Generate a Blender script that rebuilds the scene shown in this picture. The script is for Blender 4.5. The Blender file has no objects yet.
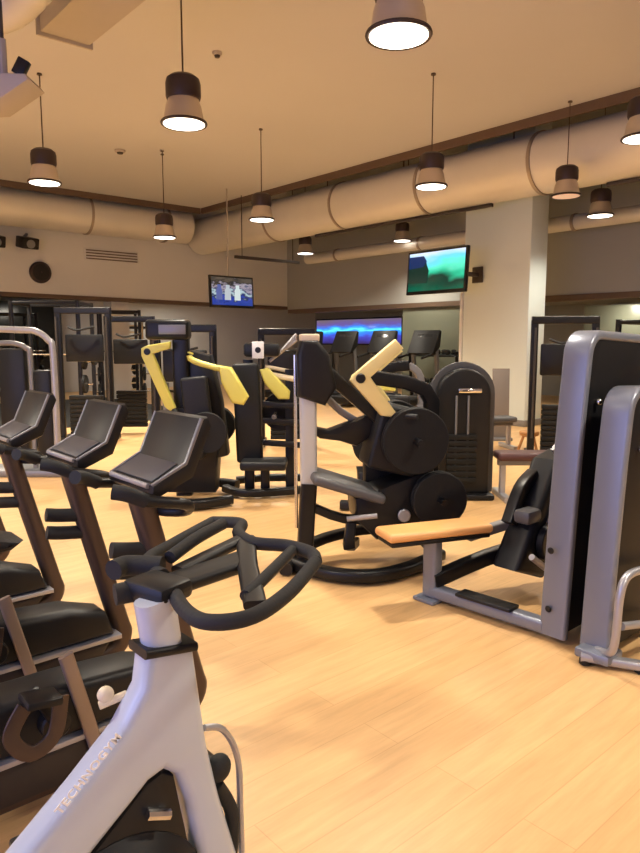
import bpy, bmesh, math, random
from mathutils import Vector, Matrix, Euler
random.seed(7)
R = math.radians
sc = bpy.context.scene
COL = sc.collection

# ------------------------------------------------------------------ mesh helpers
def rot(rx=0, ry=0, rz=0):
    return Euler((R(rx), R(ry), R(rz))).to_matrix()

class MB:
    """Collects shapes, links them as ONE mesh object."""
    def __init__(s):
        s.v = []; s.f = []
    def add(s, vs, fs):
        o = len(s.v)
        s.v += [tuple(v) for v in vs]
        s.f += [tuple(i + o for i in f) for f in fs]
        return s
    def addbm(s, bm):
        bm.verts.index_update()
        s.add([v.co.copy() for v in bm.verts], [[v.index for v in f.verts] for f in bm.faces])
        bm.free()
        return s
    def box(s, c, d, m=None, bev=0.008, seg=2):
        bm = bmesh.new()
        bmesh.ops.create_cube(bm, size=1)
        for v in bm.verts:
            v.co = Vector((v.co.x*d[0], v.co.y*d[1], v.co.z*d[2]))
        b = min(bev, min(d)*0.45)
        if b > 0:
            bmesh.ops.bevel(bm, geom=bm.edges[:], offset=b, segments=seg, profile=0.5, affect='EDGES')
        for v in bm.verts:
            v.co = (m @ v.co if m else v.co) + Vector(c)
        return s.addbm(bm)
    def prism(s, poly, t, origin=(0,0,0), m=None, bev=0.01, seg=2):
        """poly in local xz, thickness t along y (centred)."""
        bm = bmesh.new()
        vs = [bm.verts.new((x, -t/2, z)) for x, z in poly]
        f = bm.faces.new(vs)
        r = bmesh.ops.extrude_face_region(bm, geom=[f])
        for g in r['geom']:
            if isinstance(g, bmesh.types.BMVert): g.co.y += t
        bmesh.ops.recalc_face_normals(bm, faces=bm.faces[:])
        if bev > 0:
            es = [e for e in bm.edges if abs(e.verts[0].co.y - e.verts[1].co.y) < 1e-6]
            bmesh.ops.bevel(bm, geom=es, offset=bev, segments=seg, profile=0.5, affect='EDGES')
        bmesh.ops.triangulate(bm, faces=[f for f in bm.faces if len(f.verts) > 4])
        for v in bm.verts:
            v.co = (m @ v.co if m else v.co) + Vector(origin)
        return s.addbm(bm)
    def lathe(s, prof, n=28, loc=(0,0,0), m=None, cap=True):
        vs = []; fs = []
        for r, z in prof:
            for k in range(n):
                a = 2*math.pi*k/n
                p = Vector((r*math.cos(a), r*math.sin(a), z))
                vs.append((m @ p if m else p) + Vector(loc))
        for i in range(len(prof)-1):
            for k in range(n):
                k2 = (k+1) % n
                fs.append((i*n+k, i*n+k2, (i+1)*n+k2, (i+1)*n+k))
        if cap:
            fs.append(tuple(range(n-1, -1, -1)))
            o = (len(prof)-1)*n
            fs.append(tuple(o+k for k in range(n)))
        return s.add(vs, fs)
    def disc(s, c, axis, r, t, n=28, bev=0.006):
        m = Vector((0,0,1)).rotation_difference(Vector(axis)).to_matrix()
        b = min(bev, t*0.4)
        return s.lathe([(r-b,-t/2),(r,-t/2+b),(r,t/2-b),(r-b,t/2)], n, c, m)
    def ball(s, c, r, sx=1, sy=1, sz=1, n=16):
        prof = [(max(1e-4, r*math.sin(math.pi*i/10)), -r*math.cos(math.pi*i/10)) for i in range(11)]
        m = Matrix.Diagonal((sx, sy, sz))
        return s.lathe(prof, n, c, m, cap=False)
    def sweep(s, pts, prof, up=(0,0,1), smooth=0, closed=False, scale=None):
        P = [Vector(p) for p in pts]
        S = list(scale) if scale else [1.0]*len(P)
        if smooth:
            Q = []; T = []; n = len(P)
            rng = range(n) if closed else range(n-1)
            for i in rng:
                p0 = P[(i-1) % n] if closed else P[max(i-1,0)]
                p1 = P[i]; p2 = P[(i+1) % n]
                p3 = P[(i+2) % n] if closed else P[min(i+2,n-1)]
                for k in range(smooth):
                    t = k/smooth
                    Q.append(0.5*((2*p1)+(p2-p0)*t+(2*p0-5*p1+4*p2-p3)*t*t+(3*p1-p0-3*p2+p3)*t**3))
                    T.append(S[i]*(1-t)+S[(i+1) % n]*t)
            if not closed: Q.append(P[-1]); T.append(S[-1])
            P = Q; S = T
        n = len(P); m = len(prof); vs = []; fs = []
        u = Vector(up).normalized()
        for i in range(n):
            if closed: t = P[(i+1) % n]-P[(i-1) % n]
            else: t = P[min(i+1,n-1)]-P[max(i-1,0)]
            t.normalize()
            b = t.cross(u)
            if b.length < 1e-3: b = t.cross(Vector((1,0,0.01)))
            b.normalize(); nn = b.cross(t).normalized()
            if up is None: pass
            k = 1.0
            if not closed and 0 < i < n-1:
                a = (P[i]-P[i-1]).normalized(); c = (P[i+1]-P[i]).normalized()
                k = 1/max(0.6, math.cos(a.angle(c, 0)/2))
            for x, y in prof:
                vs.append(P[i]+b*x*S[i]*1.0+nn*y*S[i]*k)
        for i in range(n if closed else n-1):
            j = (i+1) % n
            for k in range(m):
                k2 = (k+1) % m
                fs.append((i*m+k, i*m+k2, j*m+k2, j*m+k))
        if not closed:
            fs.append(tuple(range(m-1,-1,-1))); fs.append(tuple((n-1)*m+k for k in range(m)))
        return s.add(vs, fs)
    def tube(s, pts, r, n=12, smooth=0, closed=False, up=(0.13,0.21,0.97), scale=None):
        return s.sweep(pts, [(r*math.cos(2*math.pi*k/n), r*math.sin(2*math.pi*k/n)) for k in range(n)], up, smooth, closed, scale)
    def bar(s, pts, w, h, up=(0,0,1), smooth=0, rad=0.012, closed=False, scale=None):
        """rounded rectangular tube, w across, h along the up side"""
        r = min(rad, w*0.45, h*0.45); prof = []
        for cx, cy, a0 in ((w/2-r,h/2-r,0),(-w/2+r,h/2-r,90),(-w/2+r,-h/2+r,180),(w/2-r,-h/2+r,270)):
            for k in range(4):
                a = R(a0+30*k)
                prof.append((cx+r*math.cos(a), cy+r*math.sin(a)))
        return s.sweep(pts, prof, up, smooth, closed, scale)
    def build(s, name, mat, parent=None, label=None, sharp=38):
        me = bpy.data.meshes.new(name)
        me.from_pydata(s.v, [], s.f)
        bm = bmesh.new(); bm.from_mesh(me)
        bmesh.ops.recalc_face_normals(bm, faces=bm.faces[:])
        bm.to_mesh(me); bm.free()
        me.polygons.foreach_set('use_smooth', [True]*len(me.polygons))
        me.set_sharp_from_angle(angle=R(sharp))
        me.materials.append(mat)
        o = bpy.data.objects.new(name, me)
        COL.objects.link(o)
        if parent: o.parent = parent
        if label: o['label'] = label
        return o

def tag(o, label, cat, group=None, kind=None):
    o['label'] = label; o['category'] = cat
    if group: o['group'] = group
    if kind: o['kind'] = kind
    return o
def thing(name, label, cat, loc=(0,0,0), rz=0, group=None):
    o = bpy.data.objects.new(name, None)
    o.empty_display_size = 0.1
    COL.objects.link(o)
    o.location = loc; o.rotation_euler = (0,0,R(rz))
    return tag(o, label, cat, group)
def struct(name, mb, mat, sharp=38):
    o = mb.build(name, mat, sharp=sharp); o['kind'] = 'structure'
    return o
def kids(o): return [c for c in COL.objects if c.parent == o]
def copy_tree(o, parent=None):
    c = o.copy(); COL.objects.link(c)
    if parent: c.parent = parent
    for ch in kids(o): copy_tree(ch, c)
    return c

# ------------------------------------------------------------------ materials
def mat(name, col, rough=0.5, metal=0.0, bump=0.0, bscale=60, var=0.0, vscale=6, spec=0.5, emit=None, estr=0, coat=0):
    m = bpy.data.materials.new(name); m.use_nodes = True
    nt = m.node_tree; b = nt.nodes['Principled BSDF']
    b.inputs['Base Color'].default_value = (*col, 1)
    b.inputs['Roughness'].default_value = rough
    b.inputs['Metallic'].default_value = metal
    b.inputs['Specular IOR Level'].default_value = spec
    b.inputs['Coat Weight'].default_value = coat
    tc = nt.nodes.new('ShaderNodeTexCoord')
    if var > 0:
        n = nt.nodes.new('ShaderNodeTexNoise'); n.inputs['Scale'].default_value = vscale
        n.inputs['Detail'].default_value = 4
        nt.links.new(tc.outputs['Object'], n.inputs['Vector'])
        mx = nt.nodes.new('ShaderNodeMix'); mx.data_type = 'RGBA'
        mx.inputs[6].default_value = (*[c*(1-var) for c in col], 1)
        mx.inputs[7].default_value = (*[min(1, c*(1+var)) for c in col], 1)
        nt.links.new(n.outputs['Fac'], mx.inputs[0])
        nt.links.new(mx.outputs[2], b.inputs['Base Color'])
    if bump > 0:
        n2 = nt.nodes.new('ShaderNodeTexNoise'); n2.inputs['Scale'].default_value = bscale
        nt.links.new(tc.outputs['Object'], n2.inputs['Vector'])
        bp = nt.nodes.new('ShaderNodeBump'); bp.inputs['Strength'].default_value = bump
        bp.inputs['Distance'].default_value = 0.01
        nt.links.new(n2.outputs['Fac'], bp.inputs['Height'])
        nt.links.new(bp.outputs['Normal'], b.inputs['Normal'])
    if emit:
        b.inputs['Emission Color'].default_value = (*emit, 1)
        b.inputs['Emission Strength'].default_value = estr
    return m

def wood_floor():
    m = bpy.data.materials.new('beech_planks'); m.use_nodes = True
    nt = m.node_tree; b = nt.nodes['Principled BSDF']; L = nt.links.new
    tc = nt.nodes.new('ShaderNodeTexCoord')
    br = nt.nodes.new('ShaderNodeTexBrick')
    br.inputs['Scale'].default_value = 1.0
    br.inputs['Brick Width'].default_value = 1.9
    br.inputs['Row Height'].default_value = 0.19
    br.inputs['Mortar Size'].default_value = 0.0025
    br.inputs['Mortar Smooth'].default_value = 0.3
    br.offset = 0.37
    br.inputs['Color1'].default_value = (0.67, 0.412, 0.180, 1)
    br.inputs['Color2'].default_value = (0.72, 0.452, 0.206, 1)
    br.inputs['Mortar'].default_value = (0.60, 0.355, 0.152, 1)
    L(tc.outputs['Object'], br.inputs['Vector'])
    mp = nt.nodes.new('ShaderNodeMapping'); mp.inputs['Scale'].default_value = (0.9, 9, 1)
    L(tc.outputs['Object'], mp.inputs['Vector'])
    n = nt.nodes.new('ShaderNodeTexNoise'); n.inputs['Scale'].default_value = 2.2
    n.inputs['Detail'].default_value = 6; n.inputs['Roughness'].default_value = 0.65
    L(mp.outputs['Vector'], n.inputs['Vector'])
    rp = nt.nodes.new('ShaderNodeValToRGB')
    rp.color_ramp.elements[0].position = 0.3; rp.color_ramp.elements[0].color = (0.84, 0.82, 0.80, 1)
    rp.color_ramp.elements[1].position = 0.7; rp.color_ramp.elements[1].color = (1.06, 1.06, 1.06, 1)
    L(n.outputs['Fac'], rp.inputs['Fac'])
    mx = nt.nodes.new('ShaderNodeMix'); mx.data_type = 'RGBA'; mx.blend_type = 'MULTIPLY'
    mx.inputs[0].default_value = 1
    L(br.outputs['Color'], mx.inputs[6]); L(rp.outputs['Color'], mx.inputs[7])
    L(mx.outputs[2], b.inputs['Base Color'])
    b.inputs['Roughness'].default_value = 0.38
    b.inputs['Specular IOR Level'].default_value = 0.4
    return m

def screen_mat(name, ramp, axis='Z', lo=0, hi=1, strength=2.0, noise=3.0, mixf=0.6):
    """a lit picture: soft blocks of colour that the screen itself gives off"""
    m = bpy.data.materials.new(name); m.use_nodes = True
    nt = m.node_tree; b = nt.nodes['Principled BSDF']; L = nt.links.new
    tc = nt.nodes.new('ShaderNodeTexCoord')
    sp = nt.nodes.new('ShaderNodeSeparateXYZ'); L(tc.outputs['Generated'], sp.inputs[0])
    n = nt.nodes.new('ShaderNodeTexNoise'); n.inputs['Scale'].default_value = noise; n.inputs['Detail'].default_value = 2
    L(tc.outputs['Generated'], n.inputs['Vector'])
    mr = nt.nodes.new('ShaderNodeMath'); mr.operation = 'MULTIPLY_ADD'
    mr.inputs[1].default_value = mixf; L(n.outputs['Fac'], mr.inputs[0])
    md = nt.nodes.new('ShaderNodeMath'); md.operation = 'SUBTRACT'; md.inputs[1].default_value = mixf/2
    L(sp.outputs[{'X':0,'Y':1,'Z':2}[axis]], md.inputs[0]); L(md.outputs[0], mr.inputs[2])
    rp = nt.nodes.new('ShaderNodeValToRGB')
    el = rp.color_ramp.elements
    el[0].position, el[0].color = ramp[0][0], (*ramp[0][1], 1)
    el[1].position, el[1].color = ramp[-1][0], (*ramp[-1][1], 1)
    for p, c in ramp[1:-1]:
        e = el.new(p); e.color = (*c, 1)
    L(mr.outputs[0], rp.inputs['Fac'])
    L(rp.outputs['Color'], b.inputs['Emission Color'])
    b.inputs['Emission Strength'].default_value = strength
    b.inputs['Base Color'].default_value = (0.01,0.01,0.01,1)
    b.inputs['Roughness'].default_value = 0.15
    return m

M = dict(
    floor=wood_floor(),
    ceiling=mat('ceiling_paint', (0.57,0.565,0.58), 0.9, bump=0.05, var=0.03, vscale=0.6),
    wall=mat('wall_paint_tan', (0.70,0.70,0.68), 0.85, bump=0.05, var=0.04, vscale=1.2),
    wall_shaded=mat('wall_paint_shaded', (0.40,0.41,0.39), 0.85, bump=0.05, var=0.04, vscale=1.2),  # darker copy of the wall paint, weaker light put into its colour
    white_wall=mat('white_wall_paint', (0.70,0.79,0.78), 0.8, bump=0.04, var=0.03, vscale=1.5),
    plenum=mat('dark_plenum_paint', (0.20,0.165,0.13), 0.9, var=0.1, vscale=0.8),
    edge=mat('brown_trim', (0.13,0.085,0.055), 0.6, var=0.1),
    base=mat('grey_baseboard', (0.22,0.2,0.18), 0.5),
    duct=mat('galvanised_duct', (0.74,0.72,0.66), 0.45, metal=0.25, bump=0.04, bscale=8, var=0.06, vscale=2),
    duct_ring=mat('duct_flange_metal', (0.40,0.34,0.28), 0.45, metal=0.6),
    dark_metal=mat('dark_pipe_metal', (0.06,0.05,0.045), 0.5, metal=0.3),
    panel=mat('beige_panel', (0.45,0.41,0.37), 0.75, var=0.04),
    lamp_cap=mat('brown_lamp_housing', (0.035,0.02,0.018), 0.45),
    lamp_metal=mat('brushed_lamp_reflector', (0.62,0.55,0.47), 0.35, metal=0.7),
    lamp_glass=mat('lit_lamp_lens', (1,1,1), 0.3, emit=(1.0,0.93,0.82), estr=6.0),
    lamp_off=mat('dim_lamp_lens', (0.75,0.6,0.5), 0.4, emit=(1.0,0.62,0.45), estr=0.35),
    cord=mat('lamp_cord', (0.10,0.07,0.05), 0.6),
    black=mat('black_plastic', (0.010,0.010,0.011), 0.42, var=0.15, vscale=12, spec=0.32),
    black_metal=mat('black_powder_coat', (0.009,0.009,0.010), 0.36, metal=0.1, spec=0.35),
    leather=mat('black_vinyl', (0.012,0.012,0.013), 0.48, bump=0.15, bscale=90, spec=0.32),
    grey_leather=mat('charcoal_vinyl', (0.09,0.09,0.095), 0.42, bump=0.1, bscale=90),
    rubber=mat('black_rubber', (0.012,0.012,0.012), 0.75, bump=0.1, bscale=120),
    bronze=mat('brown_graphite_metal', (0.085,0.06,0.05), 0.38, metal=0.55),
    body=mat('dark_brown_shell', (0.022,0.017,0.017), 0.4),
    screen=mat('dark_console_glass', (0.022,0.023,0.026), 0.22),
    tray=mat('console_grey_plastic', (0.065,0.065,0.07), 0.4),
    silver=mat('satin_silver', (0.42,0.42,0.45), 0.36, metal=0.55, var=0.03),
    bright_silver=mat('light_grey_upright', (0.60,0.61,0.60), 0.4, metal=0.2),
    lilac=mat('lilac_silver_paint', (0.215,0.235,0.285), 0.36, metal=0.3, var=0.03, vscale=3),
    frame_white=mat('pearl_white_paint', (0.50,0.55,0.64), 0.3, metal=0.05, coat=0.3),
    chrome=mat('chrome', (0.75,0.73,0.70), 0.14, metal=1.0),
    tan_metal=mat('tan_metal', (0.30,0.235,0.19), 0.42, metal=0.4),
    yellow=mat('machine_yellow', (0.68,0.62,0.13), 0.38, var=0.05),
    pale_yellow=mat('pale_machine_yellow', (0.83,0.68,0.28), 0.38, var=0.05),
    cream=mat('cream_plastic', (0.80,0.68,0.46), 0.5),
    orange_pad=mat('tan_orange_vinyl', (0.80,0.42,0.15), 0.4, bump=0.08, bscale=80),
    maroon=mat('maroon_vinyl', (0.08,0.03,0.03), 0.45, bump=0.1, bscale=80),
    stool=mat('honey_wood', (0.50,0.24,0.08), 0.45, var=0.2, vscale=10),
    board=mat('grey_brown_board', (0.20,0.165,0.14), 0.6),
    green_glass=mat('grey_green_panel', (0.20,0.215,0.16), 0.25),
    bay_shade=mat('bay_shade_panel', (0.012,0.012,0.012), 0.25),  # near-black, meant to darken the left bay
    tv=mat('tv_black', (0.01,0.01,0.011), 0.3),
    letter_white=mat('white_lettering_paint', (0.92,0.92,0.92), 0.4),
    white=mat('white_plastic', (0.8,0.8,0.78), 0.5),
    steel=mat('grey_steel', (0.22,0.22,0.23), 0.4, metal=0.4),
    iron=mat('cast_iron_plate', (0.009,0.009,0.009), 0.6, bump=0.1, spec=0.3),
)
M['tv_pitch'] = screen_mat('tv_green_pitch', [(0.0,(0.0,0.09,0.05)),(0.28,(0.005,0.03,0.02)),(0.42,(0.02,0.45,0.25)),(0.6,(0.10,0.75,0.52)),(0.78,(0.14,0.62,0.85)),(0.95,(0.6,0.7,0.85))], 'Z', strength=1.4, noise=2.2, mixf=0.5)
M['tv_show'] = screen_mat('tv_people_picture', [(0.0,(0.02,0.05,0.3)),(0.2,(0.03,0.06,0.4)),(0.32,(0.02,0.03,0.08)),(0.45,(0.5,0.65,0.7)),(0.55,(0.03,0.04,0.12)),(0.68,(0.4,0.35,0.42)),(0.8,(0.02,0.02,0.02)),(1.0,(0.1,0.08,0.06))], 'Z', strength=1.0, noise=6, mixf=0.9)
M['blue_wall'] = screen_mat('blue_lit_picture', [(0.0,(0.03,0.02,0.12)),(0.3,(0.05,0.05,0.45)),(0.48,(0.03,0.25,0.95)),(0.56,(0.12,0.85,1.0)),(0.66,(0.04,0.2,0.8)),(0.8,(0.12,0.08,0.3)),(1.0,(0.14,0.10,0.14))], 'Z', strength=1.4, noise=5, mixf=0.35)

# ------------------------------------------------------------------ camera (the room's axes are the world axes)
cam = bpy.data.objects.new('camera', bpy.data.cameras.new('camera'))
COL.objects.link(cam)
cam.location = (0, 0, 1.6)
cam.rotation_euler = (R(90-7.25), 0, R(49-90))
cam.data.sensor_fit = 'VERTICAL'; cam.data.sensor_height = 36
cam.data.lens = 680*36/853
cam.data.clip_start = 0.05
sc.camera = cam

# ------------------------------------------------------------------ the setting
CZ = 5.1
X0, Y0 = -4.0, -5.0
struct('floor', MB().box(((X0+18)/2, (Y0+21)/2, -0.1), (18-X0, 21-Y0, 0.2), bev=0), M['floor'])
struct('ceiling', MB().box(((X0+9.93)/2, (Y0+16.3)/2, CZ+0.1), (9.93-X0, 16.3-Y0, 0.2), bev=0), M['ceiling'])
struct('ceiling', MB().box(((X0+18)/2, (Y0+21)/2, 6.3), (18-X0, 21-Y0, 0.2), bev=0), M['plenum'])
# bulkheads: a deep band of wall with open bays below
struct('wall_left', MB().prism([(X0,2.80),(5,2.74),(13.9,2.66),(13.9,6.2),(X0,6.2)], 0.3, (0,17.5,0), bev=0), M['wall'])
struct('wall_right', MB().box((13.85, (Y0+17.35)/2, 4.38), (0.3, 17.35-Y0, 3.64), bev=0), M['wall_shaded'])
struct('trim_1', MB().prism([(X0,2.70),(5,2.64),(13.69,2.56),(13.69,2.66),(5,2.74),(X0,2.80)], 0.34, (0,17.5,0), bev=0), M['edge'])
struct('trim_2', MB().box((13.85, (Y0+17.3)/2, 2.5), (0.34, 17.3-Y0, 0.12), bev=0), M['edge'])
struct('ceiling_edge_shade', MB().box((9.96, (Y0+16.3)/2, 5.06), (0.05, 16.3-Y0, 0.2), bev=0).box(((X0+9.93)/2, 16.33, 5.06), (9.93-X0, 0.05, 0.2), bev=0), M['edge'])  # dark strips standing in for the shadow gap along the ceiling edge
# bays behind the bulkheads
struct('ceiling', MB().box(((X0+18)/2, 19.3, 2.86), (18-X0, 3.3, 0.1), bev=0), M['wall_shaded'])
struct('ceiling', MB().box((15.95, (Y0+17.6)/2, 2.62), (3.9, 17.6-Y0, 0.1), bev=0), M['wall_shaded'])
struct('wall_back', MB().box(((X0+18)/2, 21.1, 3.1), (18-X0, 0.2, 6.4), bev=0), M['wall'])
struct('wall_front', MB().box(((X0+18)/2, Y0-0.1, 3.1), (18-X0, 0.2, 6.4), bev=0), M['wall'])
struct('wall_far', MB().box((18.1, (Y0+21)/2, 3.1), (0.2, 21-Y0, 6.4), bev=0), M['wall_shaded'])
# wall behind the camera with a wide daylight window in it
WY0, WY1, WZ0, WZ1 = -2.0, 5.0, 0.7, 3.2
wl = MB()
wl.box((X0-0.1, (Y0+WY0)/2, 3.1), (0.2, WY0-Y0, 6.4), bev=0).box((X0-0.1, (WY1+21)/2, 3.1), (0.2, 21-WY1, 6.4), bev=0)
wl.box((X0-0.1, (WY0+WY1)/2, WZ0/2), (0.2, WY1-WY0, WZ0), bev=0).box((X0-0.1, (WY0+WY1)/2, (WZ1+6.3)/2), (0.2, WY1-WY0, 6.3-WZ1), bev=0)
struct('wall_rear', wl, M['wall'])
wf = MB()
for z in (WZ0+0.04, WZ1-0.04): wf.box((X0-0.08, (WY0+WY1)/2, z), (0.1, WY1-WY0, 0.08))
for k in range(5): wf.box((X0-0.08, WY0+0.04+(WY1-WY0-0.08)*k/4, (WZ0+WZ1)/2), (0.1, 0.08, WZ1-WZ0))
struct('window_1', wf, M['base'])

# round-cornered column by the right hand duct, with a pale corner strip
struct('column', MB().box((11.33, 7.68, 3.1), (0.56, 1.46, 6.2), bev=0.02), M['white_wall'])
struct('trim_4', MB().box((11.04, 8.44, 1.8), (0.05, 0.05, 2.6), bev=0.005), M['white'])
struct('baseboard_right', MB().box((11.33, 7.68, 0.06), (0.60, 1.50, 0.12), bev=0.01), M['base'])
# grey-green wall panel between the bays behind the television
struct('wall_panel', MB().box((13.85, 11.35, 1.22), (0.2, 2.2, 2.44), bev=0.01), M['green_glass'])
struct('wall_panel', MB().box((15.6, 7.5, 1.2), (0.2, 1.5, 2.4), bev=0.01), M['green_glass'])
# pillars in the left bay
struct('column', MB().box((8.1, 17.75, 1.34), (0.5, 0.5, 2.68), bev=0.015), M['wall'])
struct('column', MB().box((4.45, 17.75, 1.38), (0.75, 0.5, 2.76), bev=0.015), M['steel'])
struct('wall_panel', MB().box((4.6, 20.6, 1.35), (6.0, 0.2, 2.7), bev=0.01), M['bay_shade'])  # dark sheet added behind the racks to deepen the bay's shade

# ------------------------------------------------------------------ ducts, pipes
def duct(label, p0, p1, r, flanges, name='air_duct'):
    t = thing(name, label, 'duct', p0)
    v = Vector(p1)-Vector(p0)
    MB().tube([(0,0,0), tuple(v)], r, n=40).build('duct_shell', M['duct'], t)
    ax = v.normalized(); L = v.length
    m = Vector((0,0,1)).rotation_difference(ax).to_matrix()
    for d in flanges:
        MB().lathe([(r+0.001,-0.03),(r+0.022,-0.03),(r+0.022,0.03),(r+0.001,0.03)], 40, tuple(ax*d), m, cap=False).build('flange', M['duct_ring'], t)
    for d in flanges[::2]:
        q = ax*(d+0.6); MB().tube([(q.x,q.y,q.z+r*0.9),(q.x,q.y,6.2-p0[2])], 0.012, n=8).build('hanger_rod', M['dark_metal'], t)
    return t
duct('wide round silver duct running along the left wall under the ceiling edge', (-3.9,16.86,4.66), (9.8,16.86,4.66), 0.45, [2.5,5.6,8.4,10.9,13.0])
big = duct('largest round silver duct running along the right ceiling edge in front of the column', (10.48,-4.8,4.5), (10.48,17.2,4.5), 0.49, [6.5,8.8,11.2,13.6,16.0,18.4])
duct('slim round duct hanging low beyond the large right hand duct', (13.0,-4.8,3.93), (13.0,15.5,3.93), 0.15, [8,12,16,19], 'ventilation_pipe')
duct('second slim duct running high behind the large right hand duct', (12.05,-4.8,4.95), (12.05,15.5,4.95), 0.22, [7,11,15], 'ventilation_pipe')
for ya, yb in ((5.3,-4.8),(12.2,7.4)):
    MB().bar([(0,ya+4.8,-0.525),(0,yb+4.8,-0.525)], 0.07, 0.06).build('cable_tray', M['dark_metal'], big)
t = thing('cable_tray', 'short dark tray crossing above the smaller television', 'cable tray', (10.6,14.2,3.62))
MB().bar([(-1.0,0,0),(1.0,0,0)], 0.09, 0.07).build('tray', M['dark_metal'], t)
for x in (-0.8,0.8): MB().tube([(x,0,0.03),(x,0,1.9)], 0.01, n=6).build('hanger_rod', M['dark_metal'], t)

# ------------------------------------------------------------------ pendant lamps
lamp_data = None
def make_lamp():
    t = thing('pendant_lamp', 'x', 'pendant lamp')
    MB().lathe([(0.21,0),(0.215,0.015),(0.205,0.03),(0.188,0.05),(0.178,0.10),(0.168,0.16),(0.150,0.20),(0.145,0.225)], 32).build('reflector', M['lamp_metal'], t)
    MB().lathe([(0.197,0.0),(0.216,-0.006),(0.222,0.006),(0.216,0.022),(0.197,0.02)], 32, cap=False).build('rim', M['lamp_cap'], t)
    MB().lathe([(0.194,-0.004),(0.12,-0.012),(0.001,-0.015)], 32, cap=False).build('lens', M['lamp_glass'], t)
    MB().lathe([(0.13,0.215),(0.158,0.225),(0.166,0.25),(0.166,0.36),(0.155,0.405),(0.115,0.435),(0.03,0.45)], 32).build('ballast_housing', M['lamp_cap'], t)
    return t
def light(name, kind, loc, parent=None, **kw):
    d = bpy.data.lights.new(name, kind)
    for k, v in kw.items(): setattr(d, k, v)
    o = bpy.data.objects.new(name, d); COL.objects.link(o); o.location = loc
    if parent: o.parent = parent
    return o
WARM = (1.0, 0.90, 0.74)
lamp0 = make_lamp()
lens_off = [c for c in kids(lamp0) if c.name.startswith('lens')][0].data.copy()
lens_off.materials[0] = M['lamp_off']
spot_data = bpy.data.lights.new('lamp_beam', 'SPOT')
spot_data.energy = 640; spot_data.color = WARM; spot_data.spot_size = R(140); spot_data.spot_blend = 0.7; spot_data.shadow_soft_size = 0.18
LAMPS = [  # x, y, rim height, cord top, label
 (3.51,3.25,3.58,5.1,'nearest pendant lamp, cropped by the top edge of the picture'),
 (3.48,5.98,3.64,5.1,'large pendant lamp with long cord at upper left centre'),
 (3.44,9.62,3.70,5.1,'leftmost pendant lamp, hanging in front of the left duct'),
 (7.38,6.20,3.65,5.1,'pendant lamp in front of the right duct, above the green television'),
 (7.06,9.63,3.62,5.1,'pendant lamp near the far ceiling corner, above the smaller television'),
 (6.45,11.9,3.52,5.1,'pendant lamp against the right end of the left duct'),
 (7.75,3.55,3.78,5.1,'pendant lamp cut off by the right picture edge'),
 (11.35,5.84,3.68,6.2,'small pendant lamp under the right duct beside the column'),
 (12.6,11.46,3.98,6.2,'small far pendant lamp directly left above the green television'),
 (11.45,13.75,3.80,6.2,'farthest small pendant lamp, right of the smaller television'),
 (9.72,5.55,3.74,5.1,'unlit looking pendant lamp in front of the right duct, beside the column top'),
]
EXTRA = [(3.5,0.2,3.6,5.1),(7.4,0.4,3.6,5.1),(-0.4,3.2,3.6,5.1),(-0.4,6.6,3.6,5.1),(-0.4,9.8,3.6,5.1),(-0.4,13.2,3.6,5.1),(3.4,13.4,3.6,5.1),(-0.4,-2.6,3.6,5.1),(2.4,-2.6,3.6,5.1)]  # lamps out of view, added to light floor, ceiling and spin bike
POWER = {0:540, 1:540, 2:880, 3:560, 4:1000, 5:1000, 6:560, 7:300, 8:500, 9:500, 10:200, 11:480, 12:480, 13:560, 14:560, 15:800, 16:900, 17:1200, 18:420, 19:420}
for i, L in enumerate(LAMPS + [e+('unseen pendant lamp added to brighten floor and ceiling',) for e in EXTRA]):
    t = lamp0 if i == 0 else copy_tree(lamp0)
    t.location = L[:3]
    if i == 10:
        [c for c in kids(t) if c.name.startswith('lens')][0].data = lens_off
    tag(t, L[4], 'pendant lamp', 'pendant lamps')
    MB().tube([(0,0,0.44),(0,0,L[3]-L[2])], 0.008, n=6).build('cord', M['cord'], t)
    MB().lathe([(0.035,-0.02),(0.03,0)], 16, (0,0,L[3]-L[2])).build('ceiling_cup', M['cord'], t)
for i, L in enumerate(LAMPS + EXTRA):
    sd = spot_data.copy(); sd.energy = POWER.get(i, 640)
    s = bpy.data.objects.new('lamp_beam', sd); COL.objects.link(s)
    s.location = (L[0], L[1], L[2]-0.03)

# ceiling detectors
def detector(loc, r, label):
    t = thing('smoke_detector', label, 'detector', loc, group='ceiling detectors')
    MB().lathe([(r,0),(r,-0.02),(r*0.8,-0.04)], 20).build('base', M['panel'], t)
    MB().lathe([(r*0.6,-0.04),(r*0.5,-0.065),(r*0.2,-0.07)], 20).build('sensor', M['dark_metal'], t)
detector((4.78,3.75,CZ), 0.12, 'round ceiling detector just below the nearest pendant lamp')
detector((4.45,2.45,CZ), 0.06, 'tiny ceiling detector right of the nearest pendant lamp')
detector((5.85,12.4,CZ), 0.10, 'small ceiling detector right of the leftmost pendant lamp')
detector((4.85,7.5,CZ), 0.06, 'tiny ceiling detector beside the large pendant lamp rim')

# ------------------------------------------------------------------ equipment under the ceiling, top left
t = thing('ventilation_box', 'long beige rectangular duct hanging at the top left corner', 'duct', (2.555,5.9,4.3))
MB().box((0,-1.25,0.2), (0.45,3.6,0.40), bev=0.012).build('flat_box', M['panel'], t)
for y in (0.2,-1.2): MB().tube([(0,y,0.38),(0,y,0.8)], 0.012, n=8).build('hanger_rod', M['dark_metal'], t)
MB().box((0.0,0.558,0.2), (0.51,0.03,0.46), bev=0.006).build('end_flange', M['panel'], t)

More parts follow.
